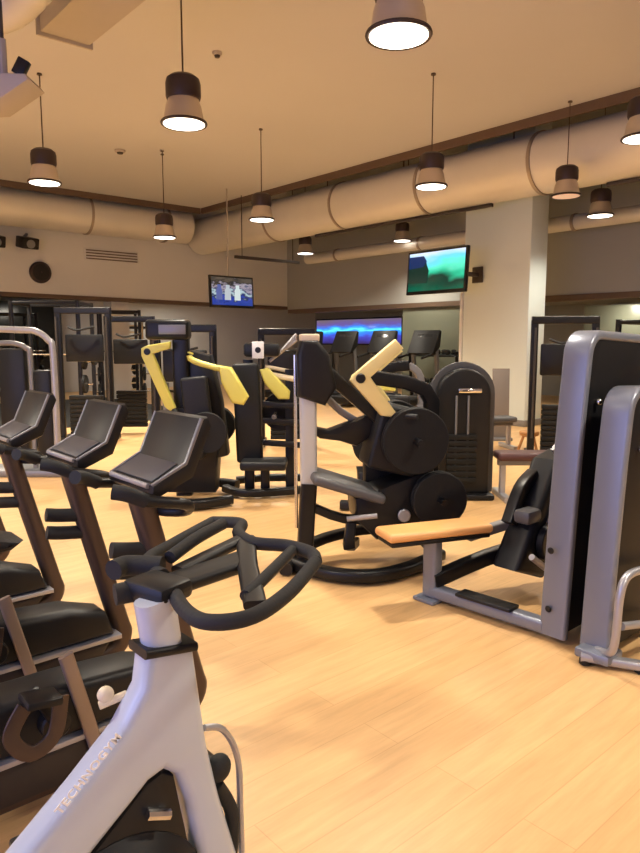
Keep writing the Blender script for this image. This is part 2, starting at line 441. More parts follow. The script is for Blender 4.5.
t = thing('ceiling_duct', 'grey rounded duct end cut off by the top left picture corner', 'duct', (1.82,5.75,4.05))
MB().tube([(0.15,-1.2,0.40),(0.10,-0.4,0.28),(-0.05,0.0,0.12),(-0.4,0.35,0.06),(-1.1,0.9,0.06)], 0.24, n=28, smooth=6).build('duct_shell', M['duct'], t)
MB().tube([(-0.25,0.2,0.1),(-0.25,0.2,1.05)], 0.012, n=8).build('hanger_rod', M['dark_metal'], t)
t = thing('hanging_speaker', 'brown wedge shaped loudspeaker on a bracket at the left picture edge', 'speaker', (1.66,5.44,3.25))
MB().prism([(-0.5,-0.02),(0.0,0.0),(0.27,0.17),(0.24,0.21),(-0.5,0.23)], 0.3, (0,0,0), m=rot(0,0,-41), bev=0.02).build('cabinet', M['panel'], t)
MB().bar([(0.03,0.0,0.18),(0.03,0.0,0.5)], 0.05, 0.05).build('bracket', M['silver'], t)
MB().box((-0.03,0.06,0.32), (0.07,0.06,0.26), rot(0,0,-41)).box((0.13,-0.08,0.31),(0.09,0.05,0.12), rot(0,30,-41)).build('clamp', M['black_metal'], t)
MB().tube([(0.03,0.0,0.5),(0.03,0.0,1.85)], 0.014, n=8).build('hanger_rod', M['dark_metal'], t)

# spotlights at the left end of the bulkhead, round speaker, wall vent
for x, z, lab in ((4.85,3.86,'dark projector lamp on the left wall at the picture edge'),(5.6,3.88,'dark projector lamp on the left wall above the round speaker')):
    t = thing('wall_spotlight', lab, 'spotlight', (x,17.2,z), group='wall spotlights')
    MB().box((0,-0.22,0.0), (0.42,0.34,0.26), rot(12,0,10), bev=0.03).build('lamp_body', M['black'], t)
    MB().bar([(0,0.13,0.14),(0,-0.2,0.2)], 0.06, 0.05).build('bracket', M['steel'], t)
    MB().disc((0.02,-0.40,-0.05), (0.1,-1,-0.2), 0.10, 0.02).build('lens', M['steel'], t)
t = thing('round_speaker', 'round black speaker on the left wall band', 'speaker', (5.98,17.35,3.24))
MB().disc((0,-0.035,0), (0,1,0), 0.26, 0.12, bev=0.03).build('speaker_body', M['lamp_cap'], t)
MB().lathe([(0.20,0),(0.12,0.02),(0.02,0.03)], 24, (0,-0.10,0), rot(90,0,0), cap=False).build('cone', M['rubber'], t)
t = thing('wall_vent', 'long slatted air vent in the left wall band', 'vent', (7.85,17.35,3.78))
MB().box((0,-0.012,0), (1.5,0.03,0.30), bev=0.005).build('vent_frame', M['wall'], t)
for k in range(4): MB().box((0,-0.035,-0.105+0.07*k), (1.4,0.03,0.022), rot(25,0,0), bev=0.003).build('slat', M['edge'], t)

# ------------------------------------------------------------------ televisions
def tv(name_label, loc, rz, w, h, pic, tilt, pole_top, arm=0):
    t = thing('television', name_label, 'television', loc, rz)      # screen faces local -y
    m = rot(tilt,0,0)
    MB().box((0,0,0), (w,0.07,h), m, bev=0.012).build('bezel', M['tv'], t)
    MB().box(m @ Vector((0,-0.035,0.01)), (w-0.09,0.008,h-0.10), m, bev=0.002).build('screen', pic, t)
    MB().box((0,0.08,0), (0.4,0.12,0.3), m, bev=0.01).build('mount_plate', M['tv'], t)
    if arm: MB().bar([(0.05,0.1,0),(0.05,arm,0)], 0.08, 0.08).box((0.05,arm-0.01,0),(0.25,0.02,0.3)).build('wall_arm', M['dark_metal'], t)
    else: MB().tube([(0,0.13,0),(0,0.13,pole_top)], 0.016, n=10).build('ceiling_pole', M['panel'], t)
    return t
a = tv('hanging television showing a green sports pitch, left of the column', (9.92,8.16,2.84), -92, 1.42, 0.80, M['tv_pitch'], -4, 2.2, 1.12)
MB().prism([(-0.66,-0.18),(-0.20,-0.20),(-0.16,0.02),(-0.22,0.14),(-0.24,0.22),(-0.66,0.24)], 0.004, (0,-0.044,0.0), m=rot(-4,0,0), bev=0).build('dark_stand_image', mat('tv_dark_stand', (0.005,0.01,0.01), 0.2, emit=(0.002,0.028,0.02), estr=1.0), a)
MB().prism([(-0.66,0.08),(-0.30,0.10),(-0.22,0.20),(-0.30,0.30),(-0.66,0.30)], 0.004, (0,-0.047,0.0), m=rot(-4,0,0), bev=0).build('dark_sky_image', mat('tv_dark_sky', (0.005,0.01,0.02), 0.2, emit=(0.008,0.03,0.13), estr=1.0), a)
MB().box((0.1,-0.045,-0.27), (0.72,0.006,0.05), rot(-4,0,0), bev=0.002).build('caption_bar', mat('tv_caption', (0.01,0.01,0.01), 0.2, emit=(0.004,0.02,0.015), estr=1.0), a)
b = tv('smaller far hanging television showing people in a studio, on the left', (9.14,13.7,2.72), 2, 1.25, 0.74, M['tv_show'], -3, 2.4)
MB().box((0.06,-0.045,-0.26), (0.95,0.006,0.09), rot(-3,0,0), bev=0.002).build('caption_bar', mat('tv_blue_caption', (0.01,0.01,0.05), 0.2, emit=(0.02,0.05,0.55), estr=1.0), b)
for k, (x, c) in enumerate([(-0.38,(0.10,0.13,0.35)),(-0.14,(0.5,0.55,0.6)),(0.14,(0.65,0.75,0.75))]):
    MB().prism([(x-0.09,-0.22),(x+0.09,-0.22),(x+0.08,0.02),(x+0.05,0.06),(x+0.05,0.14),(x-0.05,0.14),(x-0.05,0.06),(x-0.08,0.02)], 0.004, (0,-0.047,0.02), bev=0).build('figure_image', mat('tv_figure', (0.02,0.02,0.02), 0.3, emit=c, estr=1.0), b)

# ------------------------------------------------------------------ exercise bikes (row on the left)
def make_bike():
    t = thing('exercise_bike', 'x', 'exercise bike')
    MB().bar([(-0.225,0,1.03),(-0.13,0,0.66),(-0.035,0,0.30),(-0.015,0,0.22),(-0.05,0,0.16),(-0.13,0,0.135),(-0.3,0,0.13)], 0.088, 0.082, up=(0,1,0), smooth=4, rad=0.03).build('front_post', M['bronze'], t)
    MB().bar([(-0.28,0,0.10),(-1.05,0,0.10)], 0.11, 0.09).build('base_beam', M['bronze'], t)
    for x in (-0.12,-1.02):
        f = MB().bar([(x,-0.27,0.045),(x,0.27,0.045)], 0.09, 0.07, rad=0.03).build('foot', M['black'], t)
        for y in (-0.25,0.25): MB().disc((x,y,0.008), (0,0,1), 0.03, 0.016).build('rubber_pad', M['rubber'], f)
    MB().prism([(-0.085,0.262),(-0.12,0.37),(-0.28,0.425),(-0.55,0.445),(-0.85,0.45),(-0.98,0.40),(-1.02,0.262)], 0.19, bev=0.03, seg=3).build('body_shell', M['black'], t)
    MB().prism([(-0.06,0.238),(-0.06,0.258),(-1.03,0.258),(-1.03,0.238)], 0.205, bev=0.004).build('trim_line', M['silver'], t)
    MB().prism([(-0.10,0.234),(-1.03,0.234),(-1.08,0.09),(-0.20,0.09)], 0.17, bev=0.02).build('lower_shell', M['body'], t)
    MB().bar([(-0.56,-0.105,0.56),(-0.46,-0.105,0.16)], 0.02, 0.05, up=(1,0,0)).build('side_strut', M['tan_metal'], t)
    for sgn, dx, dz in ((-1,-0.07,0.15),(1,0.07,-0.15)):
        hx, hz = -0.61, 0.345
        c = MB().disc((hx, sgn*0.115, hz), (0,1,0), 0.05, 0.05).bar([(hx, sgn*0.14, hz),(hx+dx, sgn*0.145, hz+dz)], 0.022, 0.035, up=(1,0,0)).build('crank', M['black_metal'], t)
        p = MB().box((hx+dx, sgn*0.21, hz+dz), (0.11,0.10,0.026), rot(0,8,0)).build('pedal', M['black'], t)
        MB().bar([(hx+dx-0.05,sgn*0.215,hz+dz-0.005),(hx+dx-0.095,sgn*0.215,hz+dz-0.09),(hx+dx-0.04,sgn*0.215,hz+dz-0.165),(hx+dx+0.035,sgn*0.215,hz+dz-0.13),(hx+dx+0.06,sgn*0.215,hz+dz-0.01)], 0.05, 0.01, up=(0,1,0), smooth=5, rad=0.003).build('strap', M['bronze'], p)
    MB().bar([(-0.80,0,0.42),(-0.93,0,0.92)], 0.05, 0.07, up=(1,0,0)).build('seat_post', M['silver'], t)
    MB().prism([(-1.12,0.95),(-1.08,1.0),(-0.95,0.985),(-0.75,0.99),(-0.66,0.965),(-0.7,0.94),(-0.95,0.93)], 0.18, bev=0.025).build('saddle', M['leather'], t)
    # console: shallow tray with a sloped screen, rimmed
    a = math.degrees(math.atan2(0.20, 0.155))
    c = MB().prism([(-0.265,1.075),(-0.24,1.055),(-0.10,1.11),(-0.02,1.29),(-0.035,1.325),(-0.065,1.32),(-0.135,1.165),(-0.262,1.10)], 0.36, bev=0.014).build('console', M['black'], t)
    MB().box((-0.096,0,1.238), (0.004,0.29,0.148), rot(0,24,0), bev=0.001).build('screen', M['screen'], c)
    MB().box((-0.198,0,1.137), (0.115,0.29,0.004), rot(0,-27,0), bev=0.001).build('key_tray', M['tray'], c)
    MB().bar([(-0.265,-0.15,1.098),(-0.265,0.15,1.098)], 0.018, 0.018, rad=0.007).build('lower_rim', M['silver'], c)
    for s in (-1,1):
        MB().bar([(-0.26,s*0.165,1.10),(-0.13,s*0.172,1.165),(-0.06,s*0.172,1.32)], 0.014, 0.014, up=(0,1,0), rad=0.005).build('side_rim', M['steel'], c)
    MB().tube([(-0.30,0.20,1.06),(-0.16,0.215,1.03),(-0.12,0.14,0.985),(-0.16,0,0.97),(-0.12,-0.14,0.985),(-0.16,-0.215,1.03),(-0.30,-0.20,1.06)], 0.02, smooth=6).build('handlebar', M['black'], t)
    MB().tube([(-0.30,0.20,1.06),(-0.36,0.185,1.09),(-0.40,0.16,1.10)], 0.026, smooth=4).build('hand_grip', M['rubber'], t)
    MB().tube([(-0.30,-0.20,1.06),(-0.36,-0.185,1.09),(-0.40,-0.16,1.10)], 0.026, smooth=4).build('hand_grip', M['rubber'], t)
    for z in (0.84,0.76):
        MB().tube([(-0.17-(0.82-z)*-0.2,0.0,z-0.02),(-0.27,0.02,z-0.01),(-0.33,0.03,z)], 0.03, smooth=4).build('lower_grip', M['rubber'], t)
    return t
bike0 = make_bike()
for i, (x, y, lab) in enumerate([
    (1.33,2.28,'nearest exercise bike, its console right behind the white bike'),
    (1.33,2.95,'second exercise bike counted from the white bike'),
    (1.30,3.73,'third exercise bike counted from the white bike'),
    (1.32,4.75,'farthest exercise bike, only its curved post and console at the left edge')]):
    t = bike0 if i == 0 else copy_tree(bike0)
    t.location = (x, y, 0)
    tag(t, lab, 'exercise bike', 'exercise bikes in a row')

# ------------------------------------------------------------------ white spin bike in the foreground
t = thing('spin_bike', 'white framed spinning bike with black handlebar in the foreground', 'spin bike', (0.66,1.29,0))
def sp(poly): return [(x-0.66, z) for x, z in poly]
MB().prism(sp([(0.615,0.955),(0.725,0.935),(0.755,0.69),(0.785,0.55),(0.90,0.12),(0.80,0.12),(0.738,0.36),(0.70,0.57),(0.675,0.645),(0.645,0.67),(0.61,0.66),(0.575,0.632),(0.46,0.545),(0.20,0.36),(0.10,0.42),(0.34,0.62),(0.455,0.712),(0.55,0.795),(0.602,0.87)]), 0.075, bev=0.022, seg=3).build('main_frame', M['frame_white'], t)
MB().bar([(0.01,0,0.90),(-0.01,0,1.05)], 0.062, 0.085, up=(1,0,0), rad=0.025).build('handlebar_post', M['frame_white'], t)
MB().bar([(-0.052,0,0.948),(0.07,0,0.93)], 0.085, 0.02, up=(0,0,1), rad=0.008).build('collar', M['black'], t)
h = MB()
U = math.atan2(0.15,0.30)
def hb(p, z): return (p[0]-0.66, p[1]-1.29, z)
h.tube([hb((0.71,1.33),1.055),hb((0.67,1.20),1.05),hb((0.665,1.10),1.055),hb((0.74,1.055),1.06),hb((0.87,1.10),1.065),hb((1.02,1.19),1.075)], 0.0165, smooth=8)
h.tube([hb((0.72,1.38),1.06),hb((0.74,1.50),1.06),hb((0.85,1.57),1.065),hb((1.03,1.66),1.075)], 0.0165, smooth=8)
h.build('handlebar', M['rubber'], t)
MB().tube([hb((1.02,1.19),1.075),hb((1.05,1.24),1.078),hb((1.04,1.32),1.08),hb((0.99,1.40),1.08),hb((1.01,1.50),1.08),hb((1.06,1.56),1.085),hb((1.03,1.66),1.075)], 0.0165, smooth=8).build('front_bar', M['rubber'], t)
MB().bar([hb((0.72,1.33),1.055),hb((0.93,1.345),1.062)], 0.085, 0.03).bar([hb((0.76,1.385),1.06),hb((0.99,1.455),1.075)], 0.04, 0.026).bar([hb((1.0,1.45),1.078),hb((0.90,1.30),1.066),hb((0.78,1.10),1.058)], 0.05, 0.02).build('centre_plate', M['black'], t)
MB().tube([hb((0.76,1.42),1.085),hb((0.86,1.47),1.10),hb((0.98,1.53),1.105)], 0.016, smooth=5).build('inner_bar', M['rubber'], t)
MB().tube([hb((0.79,1.15),1.06),hb((0.88,1.20),1.068),hb((1.03,1.29),1.078)], 0.014, smooth=5).build('inner_bar', M['rubber'], t)
MB().tube([hb((0.74,1.42),1.068),hb((0.68,1.48),1.068),hb((0.64,1.47),1.068)], 0.024, smooth=5).build('arm_rest', M['rubber'], t)
MB().tube([hb((0.70,1.31),1.05),hb((0.65,1.36),1.048),hb((0.60,1.375),1.046)], 0.024, smooth=5).build('arm_rest', M['rubber'], t)
MB().box(hb((0.68,1.33),1.055), (0.10,0.13,0.045), rot(0,0,15), bev=0.015).build('clamp', M['black'], t)
MB().disc((-0.13,0.0,0.34), (0,1,0), 0.215, 0.11, n=40, bev=0.03).build('flywheel_cover', M['black'], t)
MB().prism(sp([(0.70,0.50),(0.675,0.64),(0.645,0.66),(0.61,0.65),(0.46,0.53),(0.26,0.40),(0.50,0.15),(0.76,0.15)]), 0.045, bev=0.008).build('chain_cover', M['black'], t)
MB().disc((-0.13,-0.06,0.34), (0,1,0), 0.09, 0.02, n=32).build('flywheel_hub', M['steel'], t)
MB().tube([(-0.06,-0.035,0.59),(-0.01,-0.04,0.57)], 0.012, n=8).build('brake_lever', M['chrome'], t)
MB().tube([(0.10,-0.01,0.715),(0.15,-0.01,0.69),(0.19,-0.01,0.60),(0.195,-0.01,0.45),(0.20,-0.01,0.28),(0.23,0.0,0.12)], 0.008, smooth=6, n=8).build('carry_loop', M['silver'], t)
MB().ball((0.135,-0.01,0.60), 0.03, 1.1, 0.8, 1.15).build('brake_pad', M['rubber'], t)
MB().bar([(0.13,-0.01,0.56),(0.17,-0.01,0.47),(0.165,-0.01,0.36)], 0.03, 0.032, up=(1,0,0), smooth=5).build('fork_guard', M['rubber'], t)
MB().ball((-0.105,0.05,0.845), 0.018).tube([(-0.12,0.05,0.825),(-0.07,0.03,0.84),(-0.04,0.0,0.83)], 0.009, n=8).build('adjusting_knob', M['cream'], t)
tc_ = bpy.data.curves.new('lettering', 'FONT'); tc_.body = 'TECHNOGYM'; tc_.size = 0.0255; tc_.extrude = 0.0008; tc_.offset = 0.0008; tc_.space_character = 1.12
to_ = bpy.data.objects.new('lettering', tc_); COL.objects.link(to_)
bpy.context.view_layer.update()
me_ = bpy.data.meshes.new_from_object(to_.evaluated_get(bpy.context.evaluated_depsgraph_get()))
bpy.data.objects.remove(to_)
me_.name = 'lettering'; me_.materials.clear(); me_.materials.append(M['letter_white'])
lt_ = bpy.data.objects.new('lettering', me_); COL.objects.link(lt_); lt_.parent = t
lt_.location = (-0.243, -0.0385, 0.682); lt_.rotation_euler = Euler((R(90), R(-40), 0), 'XYZ'); lt_['label'] = 'white lettering'
MB().bar([(-0.5,0,0.42),(-0.62,0,0.85)], 0.05, 0.07, up=(1,0,0)).build('seat_post', M['frame_white'], t)
MB().prism([(-0.82,0.90),(-0.78,0.95),(-0.6,0.93),(-0.45,0.935),(-0.40,0.91),(-0.62,0.875)], 0.15, bev=0.025).build('saddle', M['leather'], t)
MB().bar([(-0.55,0,0.40),(-0.62,0,0.10)], 0.05, 0.09, up=(1,0,0)).bar([(-0.62,0,0.09),(0.2,0,0.09)], 0.07, 0.06).build('lower_frame', M['frame_white'], t)
for x in (0.2,-0.62): MB().bar([(x,-0.26,0.04),(x,0.26,0.04)], 0.08, 0.07, rad=0.025).build('foot', M['black'], t)
for s, dx, dz in ((-1,-0.08,-0.14),(1,0.08,0.14)):
    MB().disc((-0.30,s*0.10,0.33), (0,1,0), 0.04, 0.05).bar([(-0.30,s*0.12,0.33),(-0.30+dx,s*0.125,0.33+dz)], 0.02, 0.03, up=(1,0,0)).build('crank', M['black_metal'], t)
    MB().box((-0.30+dx,s*0.19,0.33+dz), (0.10,0.09,0.025)).build('pedal', M['black'], t)

# ------------------------------------------------------------------ lever strength machines
def pad(c, d, m=None, mt='leather', bev=0.03): return MB().box(c, d, m, bev=bev, seg=4), M[mt]
# (a) the big one in the middle: local x runs along the camera's right, y away
t = thing('leverage_machine', 'large black strength machine with pale yellow elbow lever, in the centre', 'strength machine', (2.92,3.56,0), -33)
MB().bar([(0.02,0,0.04),(0.055,0,0.62)], 0.10, 0.11, up=(1,0,0), rad=0.02).build('lower_post', M['black_metal'], t)
MB().bar([(0.055,0,0.60),(0.05,0,1.24)], 0.08, 0.115, up=(1,0,0), rad=0.025).build('front_post', M['bright_silver'], t, 'silver upright')
MB().bar([(-0.03,0.02,0.30),(-0.035,0.02,1.50)], 0.02, 0.022, up=(1,0,0), rad=0.008).build('guide_rod', M['chrome'], t)
MB().prism([(-0.02,1.22),(0.16,1.16),(0.24,1.28),(0.19,1.50),(0.11,1.60),(0.0,1.60),(-0.03,1.5)], 0.16, (0.0,0,0), bev=0.03, seg=3).build('head_shroud', M['black'], t)
MB().box((0.06,0,1.615), (0.125,0.13,0.05), bev=0.01).build('instruction_plate', M['cream'], t)
MB().bar([(0.08,0.05,1.48),(0.32,0.05,1.26),(0.60,0.05,1.02)], 0.09, 0.11, up=(0,1,0), smooth=3).build('upper_beam', M['black_metal'], t)
MB().bar([(0.05,0.12,1.36),(0.30,0.14,1.10),(0.52,0.14,0.98)], 0.05, 0.05, up=(0,1,0), smooth=3).build('link_arm', M['steel'], t)
MB().prism([(0.02,1.02),(0.20,0.98),(0.55,1.10),(0.62,1.00),(0.40,0.86),(0.28,0.90),(0.14,0.92)], 0.12, (0,0.10,0), bev=0.02).build('cam_housing', M['black'], t)
for y, dx, dz, nm in ((-0.16,0,0,'lever'),(0.42,0.15,-0.03,'lever')):
    l = MB().bar([(0.66+dx,y,1.58+dz),(0.36+dx,y,1.345+dz),(0.60+dx,y,1.11+dz)], 0.055, 0.105, up=(0,1,0), rad=0.02) if False else MB().prism([(x+dx, z+dz) for x, z in [(0.61,1.605),(0.665,1.545),(0.445,1.355),(0.62,1.12),(0.585,1.09),(0.52,1.10),(0.31,1.335),(0.325,1.37)]], 0.06, (0,y,0), bev=0.014).build(nm, M['pale_yellow'], t)
    MB().disc((0.375+dx,y-0.035,1.35+dz), (0,1,0), 0.032, 0.02).build('pivot_cap', M['black'], l)
    MB().tube([(0.60+dx,y,1.11+dz),(0.66+dx,y-0.05,1.10+dz),(0.74+dx,y-0.12,1.10+dz)], 0.018).build('handle', M['rubber'], l)
MB().bar([(0.42,0.1,1.35),(0.90,0.1,1.25),(0.95,0.1,0.9),(0.95,0.1,0.1)], 0.10, 0.10, up=(0,1,0), smooth=3).build('rear_post', M['black_metal'], t)
bp, mm = pad((0.66,0.05,0.92), (0.34,0.34,0.46), rot(0,14,0)); bp.build('backrest', mm, t)
sp_, mm = pad((0.31,0.02,0.60), (0.52,0.44,0.07), rot(0,18,0), 'grey_leather'); sp_.build('seat', mm, t)
MB().prism([(0.36,0.52),(0.92,0.72),(0.96,0.24),(0.52,0.22),(0.38,0.36)], 0.34, (0,0.07,0), bev=0.03).build('seat_housing', M['black'], t)
MB().prism([(0.50,0.30),(0.48,1.00),(0.60,1.10),(0.92,1.06),(0.98,0.90),(0.98,0.26)], 0.10, (0,0.24,0), bev=0.02).build('plate_guard', M['black'], t)
MB().bar([(0.06,0.0,0.46),(0.30,0.0,0.36),(0.62,0.0,0.34)], 0.07, 0.06, smooth=3).build('seat_support', M['black_metal'], t)
MB().disc((0.70,-0.13,0.40), (0,1,0), 0.045, 0.03).build('adjusting_knob', M['silver'], t)
MB().tube([(0.75,-0.35,0.93),(0.75,0.55,0.93)], 0.025).build('weight_horn', M['black_metal'], t)
for y in (-0.22,-0.17,0.36,0.41): MB().disc((0.75,y,0.93), (0,1,0), 0.225, 0.035, n=36).build('weight_plate', M['iron'], t)
MB().tube([(0.93,-0.30,0.52),(0.93,0.50,0.52)], 0.022).build('storage_horn', M['black_metal'], t)
for y in (-0.20,-0.15,0.36): MB().disc((0.93,y,0.52), (0,1,0), 0.19, 0.035, n=36).build('weight_plate', M['iron'], t)
MB().bar([(-0.08,0.02,0.055),(0.15,-0.24,0.055),(0.42,-0.34,0.055),(0.72,-0.22,0.055),(1.02,0.05,0.055)], 0.10, 0.08, smooth=6, rad=0.025).build('base_bow', M['black_metal'], t)
MB().bar([(-0.05,0.05,0.12),(0.25,0.22,0.17),(0.6,0.26,0.20),(1.0,0.20,0.14)], 0.09, 0.07, smooth=6, rad=0.025).build('base_bow', M['black_metal'], t)
MB().bar([(0.35,-0.02,0.33),(0.33,-0.05,0.18),(0.40,0.10,0.16)], 0.07, 0.07, up=(1,0,0), smooth=3).build('seat_foot', M['black_metal'], t)
MB().bar([(-0.12,-0.12,0.05),(0.05,0.35,0.05)], 0.09, 0.08, rad=0.025).build('base_foot', M['black_metal'], t)
MB().tube([(0.28,-0.24,0.42),(0.48,-0.26,0.44)], 0.018).build('foot_peg', M['silver'], t)

# (b) the two farther ones on the left
t = thing('leverage_machine', 'far black strength machine with bright yellow elbow lever, behind the bikes', 'strength machine', (3.22,6.12,0), -41)
MB().bar([(0.22,0,0.05),(0.22,0,1.62)], 0.13, 0.16, up=(1,0,0), rad=0.03).build('main_post', M['black_metal'], t)
MB().box((0.10,0,1.70), (0.42,0.22,0.20), bev=0.04, seg=3).build('top_shroud', M['black'], t)
MB().box((0.16,-0.12,1.70), (0.26,0.01,0.09), bev=0.003).build('instruction_plate', M['steel'], t)
l = MB().prism([(0.16,1.585),(0.15,1.52),(-0.01,1.47),(0.19,0.95),(0.14,0.92),(0.09,0.96),(-0.12,1.45),(-0.12,1.52),(-0.06,1.55)], 0.08, (0,-0.18,0), bev=0.014).build('lever', M['yellow'], t)
MB().disc((-0.06,-0.225,1.49), (0,1,0), 0.032, 0.02).build('pivot_cap', M['black'], l)
MB().tube([(0.16,-0.18,0.95),(0.22,-0.25,0.88)], 0.022).build('handle', M['rubber'], l)
l = MB().tube([(0.33,-0.1,1.48),(0.36,-0.12,1.40),(0.72,-0.18,1.30)], 0.03, smooth=4).build('lever', M['yellow'], t)
MB().prism([(0.62,1.36),(0.74,1.34),(0.90,1.06),(0.85,0.98),(0.74,1.0),(0.64,1.2)], 0.12, (0,-0.2,0), bev=0.03, seg=3).build('lever_pad', M['yellow'], l)
MB().prism([(0.30,1.50),(0.50,1.45),(0.60,1.0),(0.66,0.45),(0.34,0.36),(0.28,1.0)], 0.24, (0,0.1,0), bev=0.03).build('rear_housing', M['black'], t)
MB().prism([(0.08,0.10),(0.04,0.55),(0.20,0.95),(0.50,0.95),(0.58,0.50),(0.55,0.10)], 0.30, (0,0.0,0), bev=0.03).build('seat_housing', M['black'], t)
bp, mm = pad((0.40,-0.18,0.94), (0.26,0.10,0.62), rot(0,-6,0)); bp.build('backrest', mm, t)
sp_, mm = pad((0.28,-0.22,0.52), (0.40,0.42,0.09), None); sp_.build('seat', mm, t)
MB().tube([(0.05,0.02,1.18),(0.05,0.02,0.6),(0.0,-0.05,0.1)], 0.035, smooth=4).build('side_tube', M['steel'], t)
MB().bar([(0.05,-0.35,0.06),(0.40,-0.45,0.06),(0.72,-0.25,0.06)], 0.10, 0.09, smooth=6, rad=0.025).build('base_bow', M['black_metal'], t)
MB().bar([(0.1,0.25,0.06),(0.45,0.35,0.10),(0.72,0.25,0.10)], 0.10, 0.09, smooth=6, rad=0.025).build('base_bow', M['black_metal'], t)
MB().tube([(0.5,-0.4,0.72),(0.5,0.45,0.72)], 0.025).build('weight_horn', M['chrome'], t)
for y in (-0.30,0.30,0.35): MB().disc((0.5,y,0.72), (0,1,0), 0.2, 0.04, n=32).build('weight_plate', M['iron'], t)

t = thing('leverage_machine', 'far black strength machine with tall flat backrest and yellow shoulder arm', 'strength machine', (3.87,5.77,0), -41)
MB().box((0.13,0,0.86), (0.27,0.10,1.02), rot(0,-2,0), bev=0.035, seg=4).build('backrest', M['leather'], t)
MB().bar([(0.13,0.09,0.05),(0.13,0.09,1.40)], 0.08, 0.10, up=(1,0,0)).build('main_post', M['black_metal'], t)
l = MB().prism([(0.25,1.30),(0.34,1.32),(0.56,1.08),(0.55,1.0),(0.44,1.0),(0.30,1.16)], 0.10, (0,0.05,0), bev=0.025, seg=3).build('lever', M['yellow'], t)
MB().tube([(0.34,0.08,1.25),(0.62,0.08,1.20)], 0.03).tube([(0.30,0.15,1.33),(0.60,0.15,1.27)], 0.02).build('lever_tube', M['cream'], l)
MB().box((0.27,0.1,1.50), (0.36,0.16,0.14), bev=0.03).build('top_shroud', M['black'], t)
w = MB().box((0.24,0.0,1.50), (0.12,0.012,0.17), bev=0.004).build('instruction_plate', M['white'], t, 'white plate with dark dot')
MB().disc((0.24,-0.008,1.50), (0,1,0), 0.03, 0.008).build('dot', M['black'], w)
for k in range(3): MB().tube([(0.34+0.05*k,0.18,1.38+0.04*k),(0.62,0.22,1.60+0.03*k)], 0.016).build('top_strut', M['silver'], t)
sp_, mm = pad((0.30,-0.12,0.36), (0.46,0.36,0.09)); sp_.build('seat', mm, t)
MB().bar([(0.30,0,0.32),(0.30,0,0.06)], 0.09, 0.09, up=(1,0,0)).build('seat_post', M['black_metal'], t)
MB().tube([(0.42,-0.35,0.86),(0.42,0.40,0.86)], 0.025).build('weight_horn', M['chrome'], t)
for y in (0.16,0.22,0.28): MB().disc((0.46,y,0.86), (0,1,0), 0.2, 0.04, n=32).build('weight_plate', M['iron'], t)
MB().bar([(0.55,0.12,0.05),(0.55,0.12,1.3)], 0.08, 0.09, up=(1,0,0)).build('rear_post', M['black_metal'], t)
for z in (0.95,0.78,0.55): MB().bar([(0.28,0.05,z),(0.72,0.05,z-0.03)], 0.05, 0.06).build('cross_bar', M['black_metal'], t)
MB().bar([(-0.12,0.05,0.07),(0.05,-0.12,0.06),(0.35,-0.10,0.06),(0.75,0.05,0.06)], 0.09, 0.08, smooth=5, rad=0.025).build('base_bow', M['black_metal'], t)
MB().bar([(-0.05,0.4,0.08),(0.3,0.45,0.10),(0.75,0.35,0.12)], 0.09, 0.08, smooth=5, rad=0.025).build('base_bow', M['black_metal'], t)

# (c) weight stack tower with a rounded top, right of the centre machine
t = thing('weight_stack', 'black round topped weight stack tower beside the centre machine', 'weight stack', (5.62,4.27,0), -41)
arc = [(0.27*math.cos(R(a)), 1.06+0.26*math.sin(R(a))) for a in range(180,-1,-12)]
MB().prism([(0.27,0.05),(0.27,1.06)][:1]+[(x,z) for x, z in arc[::-1]]+[(-0.27,0.05)], 0.30, bev=0.03, seg=3).build('shroud', M['black'], t)
MB().bar([(-0.285,-0.02,0.05),(-0.285,-0.02,1.06)]+[((0.285)*math.cos(R(a)), -0.02, 1.06+0.275*math.sin(R(a))) for a in range(168,11,-12)]+[(0.285,-0.02,1.06),(0.285,-0.02,0.05)], 0.10, 0.035, up=(0,1,0), rad=0.012).build('arch_rim', M['tray'], t)
for x in (-0.08,0.04): MB().tube([(x,-0.165,0.2),(x,-0.165,1.05)], 0.012).build('guide_rod', M['steel'], t)
for k in range(8): MB().box((-0.02,-0.165,0.20+0.062*k), (0.30,0.05,0.056), bev=0.006).build('stack_weight', M['iron'], t)
MB().box((0.05,-0.16,1.10), (0.24,0.05,0.05), bev=0.015).build('top_bracket', M['chrome'], t)
MB().box((-0.05,0,0.03), (0.72,0.5,0.06), bev=0.02).build('base_plate', M['black_metal'], t)

t = thing('pulley_machine', 'low black pulley frame with grey arms between centre machine and weight stack', 'strength machine', (4.72,4.52,0), -41)
MB().bar([(-0.1,0,0.05),(-0.1,0,1.1),(0.05,0,1.32),(0.25,0,1.36)], 0.10, 0.10, up=(0,1,0), smooth=4).build('main_post', M['black_metal'], t)
MB().bar([(0.25,0,1.36),(0.36,0.0,1.25),(0.38,0,0.9)], 0.07, 0.07, up=(0,1,0), smooth=4).build('arm', M['steel'], t)
MB().prism([(-0.25,1.28),(0.0,1.22),(0.02,1.12),(-0.28,1.14)], 0.1, (0.1,-0.1,0), bev=0.02).build('lever', M['yellow'], t)
bp, mm = pad((0.05,-0.08,0.78), (0.40,0.16,0.60)); bp.build('backrest', mm, t)
sp_, mm = pad((0.15,-0.25,0.45), (0.50,0.40,0.10)); sp_.build('seat', mm, t)
MB().bar([(0.35,-0.12,1.0),(0.40,-0.2,0.75),(0.33,-0.25,0.5)], 0.05, 0.09, up=(1,0,0), smooth=4).build('thigh_pad', M['grey_leather'], t)
MB().prism([(-0.22,0.08),(-0.25,0.40),(0.36,0.40),(0.40,0.08)], 0.30, (0,-0.2,0), bev=0.04, seg=3).build('seat_housing', M['black'], t)
